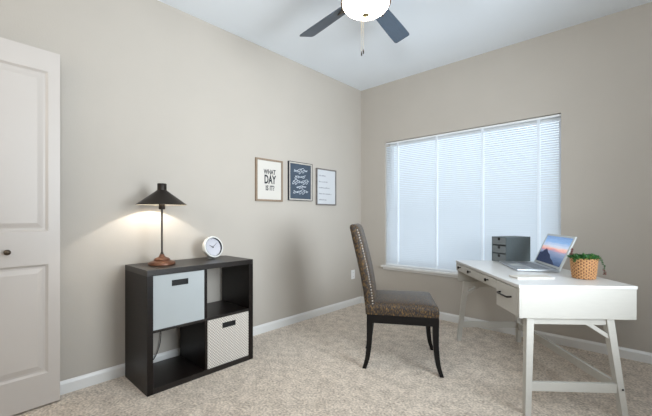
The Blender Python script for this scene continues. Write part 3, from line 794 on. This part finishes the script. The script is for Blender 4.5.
# white notebook in front of the laptop
nb = thing('notebook', 'thin white notebook at the near edge of the desk in front of the laptop', 'notebook', on_desk(1.190, 2.135), YAW-R(-1))
bm = bmesh.new(); box(bm, 0.002, 0.233, 0.003, 0.098, 0.0025, 0.0085)
obj('pages', bm, M['papercool'], nb)
bm = bmesh.new(); box(bm, 0, 0.236, 0, 0.10, 0, 0.0024, bev=0.0008); box(bm, 0, 0.236, 0, 0.10, 0.0086, 0.011, bev=0.0008); box(bm, 0, 0.0019, 0, 0.10, 0.0024, 0.0086)
obj('cover', bm, M['paper'], nb)

# potted plant in a woven basket
pt = thing('potted_plant', 'small green trailing plant in a woven tan basket on the desk corner', 'plant', on_desk(1.622, 2.165), 0)
bm = bmesh.new(); NB, NR = 120, 40; rings = []
for j in range(NR+1):
    t_ = j/NR; z = 0.002+0.128*t_; r0 = 0.0575+0.0125*t_**0.8
    ring = []
    for i in range(NB):
        a = 2*PI*i/NB; row = int(t_*13)
        bulge = abs(math.sin(t_*13*PI)); wv = math.cos(a*15+(PI if row % 2 else 0))
        rr = r0+0.0045*bulge*(0.6+0.8*wv)
        ring.append(bm.verts.new((rr*math.cos(a), rr*math.sin(a), z)))
    rings.append(ring)
for a, b_ in zip(rings, rings[1:]):
    for i in range(NB):
        f = bm.faces.new((a[i], b_[i], b_[(i+1) % NB], a[(i+1) % NB]))
        j = rings.index(a); t_ = (j+0.5)/NR; ph_ = math.cos(2*PI*(i+0.5)/NB*15+(PI if int(t_*13) % 2 else 0))
        if ph_ < -0.6: f.material_index = 1
inner = [bm.verts.new((0.066*math.cos(2*PI*i/NB), 0.066*math.sin(2*PI*i/NB), 0.130)) for i in range(NB)]
inner2 = [bm.verts.new((0.062*math.cos(2*PI*i/NB), 0.062*math.sin(2*PI*i/NB), 0.105)) for i in range(NB)]
for A_, B_ in ((rings[-1], inner), (inner, inner2)):
    for i in range(NB): bm.faces.new((A_[i], B_[i], B_[(i+1) % NB], A_[(i+1) % NB]))
bm.faces.new(rings[0]); 
obj('basket', bm, [M['basket'], M['basket_gap']], pt, smooth=True)
obj('soil', lathe(bmesh.new(), [(0.0001, 0.118), (0.045, 0.116), (0.0615, 0.112), (0.0615, 0.106), (0.0001, 0.106)], 32), M['soil'], pt, smooth=True)
random.seed(11)
def leaf(bm, base_, dirv, ln, w, mi=0):
    d_ = Vector(dirv).normalized(); s = d_.cross(Vector((0, 0, 1)));
    if s.length < 0.1: s = Vector((1, 0, 0))
    s.normalize(); n_ = s.cross(d_); p = Vector(base_)
    a = bm.verts.new(p); b1 = bm.verts.new(p+d_*ln*0.5+s*w/2+n_*0.002); b2 = bm.verts.new(p+d_*ln*0.5-s*w/2+n_*0.002); m_ = bm.verts.new(p+d_*ln*0.5-n_*0.001); c = bm.verts.new(p+d_*ln-Vector((0, 0, ln*0.15)))
    for q in ((a, m_, b1), (a, b2, m_), (b1, m_, c), (m_, b2, c)): bm.faces.new(q).material_index = mi
bm = bmesh.new()
for k in range(560):
    a = random.uniform(0, 2*PI); r_ = 0.074*math.sqrt(random.random()); p = (r_*math.cos(a), r_*math.sin(a), 0.120+random.uniform(0, 0.026)*(1-r_/0.13))
    o_ = Vector((math.cos(a)*r_*9+random.uniform(-.6, .6), math.sin(a)*r_*9+random.uniform(-.6, .6), random.uniform(0.4, 1.3)))
    leaf(bm, p, o_, random.uniform(0.014, 0.030), random.uniform(0.006, 0.010), 1 if random.random() < 0.15 else 0)
obj('foliage', bm, [M['leaf'], M['leaf_pale']], pt)
def sprig(pts, tipred):
    P = bez([Vector(cxy(x, y)+(z,)) if False else Vector((*cxy(x, y), z)) for x, y, z in pts], 30)
    bm = bmesh.new(); tube(bm, P, 0.0013, 5)
    n_ = len(P)
    for i, p in enumerate(P[2:]):
        for q in range(3):
            dv_ = (random.uniform(-1, 1), random.uniform(-1, 1), random.uniform(-0.5, 0.8))
            leaf(bm, p, dv_, random.uniform(0.008, 0.014), random.uniform(0.004, 0.007), 1 if i > n_*tipred else 0)
    obj('trailing_stem', bm, [M['leaf'], M['berry']], pt)
sprig([(0.04, 0.0, 0.125), (0.072, -0.01, 0.145), (0.092, -0.015, 0.125), (0.112, -0.018, 0.085), (0.117, -0.018, 0.045), (0.115, -0.018, 0.026)], 0.62)
sprig([(0.03, 0.02, 0.125), (0.065, 0.025, 0.147), (0.090, 0.02, 0.137), (0.100, 0.015, 0.105)], 0.8)
sprig([(-0.05, 0.02, 0.125), (-0.055, 0.03, 0.15), (-0.05, 0.03, 0.185)], 0.3)
sprig([(-0.04, -0.02, 0.12), (-0.072, -0.03, 0.132), (-0.086, -0.035, 0.115)], 1.0)

# ------------------------------------------------------------------ light
w = bpy.data.worlds.new('overcast_sky'); SC.world = w; w.use_nodes = True
bg = w.node_tree.nodes['Background']; bg.inputs['Color'].default_value = (0.76, 0.89, 1.0, 1); bg.inputs['Strength'].default_value = 1.55
# fill lights added out of view to even out the room's brightness
def area(name, loc, aim, sx, sy, e, col, spread=180):
    al = bpy.data.lights.new(name, 'AREA'); al.shape = 'RECTANGLE'; al.size = sx; al.size_y = sy; al.energy = e; al.color = col; al.spread = R(spread)
    ao = bpy.data.objects.new(name, al); COL.objects.link(ao); ao.location = loc
    ao.rotation_euler = (Vector(aim)-Vector(loc)).to_track_quat('-Z', 'Y').to_euler()
area('side_fill_light', (XR-0.05, -1.8, 1.5), (0.0, -1.3, 1.6), 1.3, 1.5, 50, (0.84, 0.93, 1.0), 100)  # added cool fill on the left wall, no window stands here
area('warm_fill_light', (0.9, YF+0.1, 1.7), (1.0, -1.6, 0.9), 1.4, 1.6, 12, (1.0, 0.86, 0.68))  # added warm fill from the front wall
area('upward_fill_light', (2.75, -3.7, 1.65), (2.5, -2.9, 2.9), 0.5, 0.5, 58, (0.86, 0.94, 1.0))  # added cool fill turned up to brighten the ceiling

SC.view_settings.view_transform = 'Standard'; SC.view_settings.look = 'None'; SC.view_settings.gamma = 1.0; SC.view_settings.use_curve_mapping = False
SC.view_settings.exposure = 0.06
SC.cycles.use_denoising = True
SC.cycles.max_bounces = 10; SC.cycles.diffuse_bounces = 6; SC.cycles.transparent_max_bounces = 12
SC.cycles.sample_clamp_indirect = 6.0
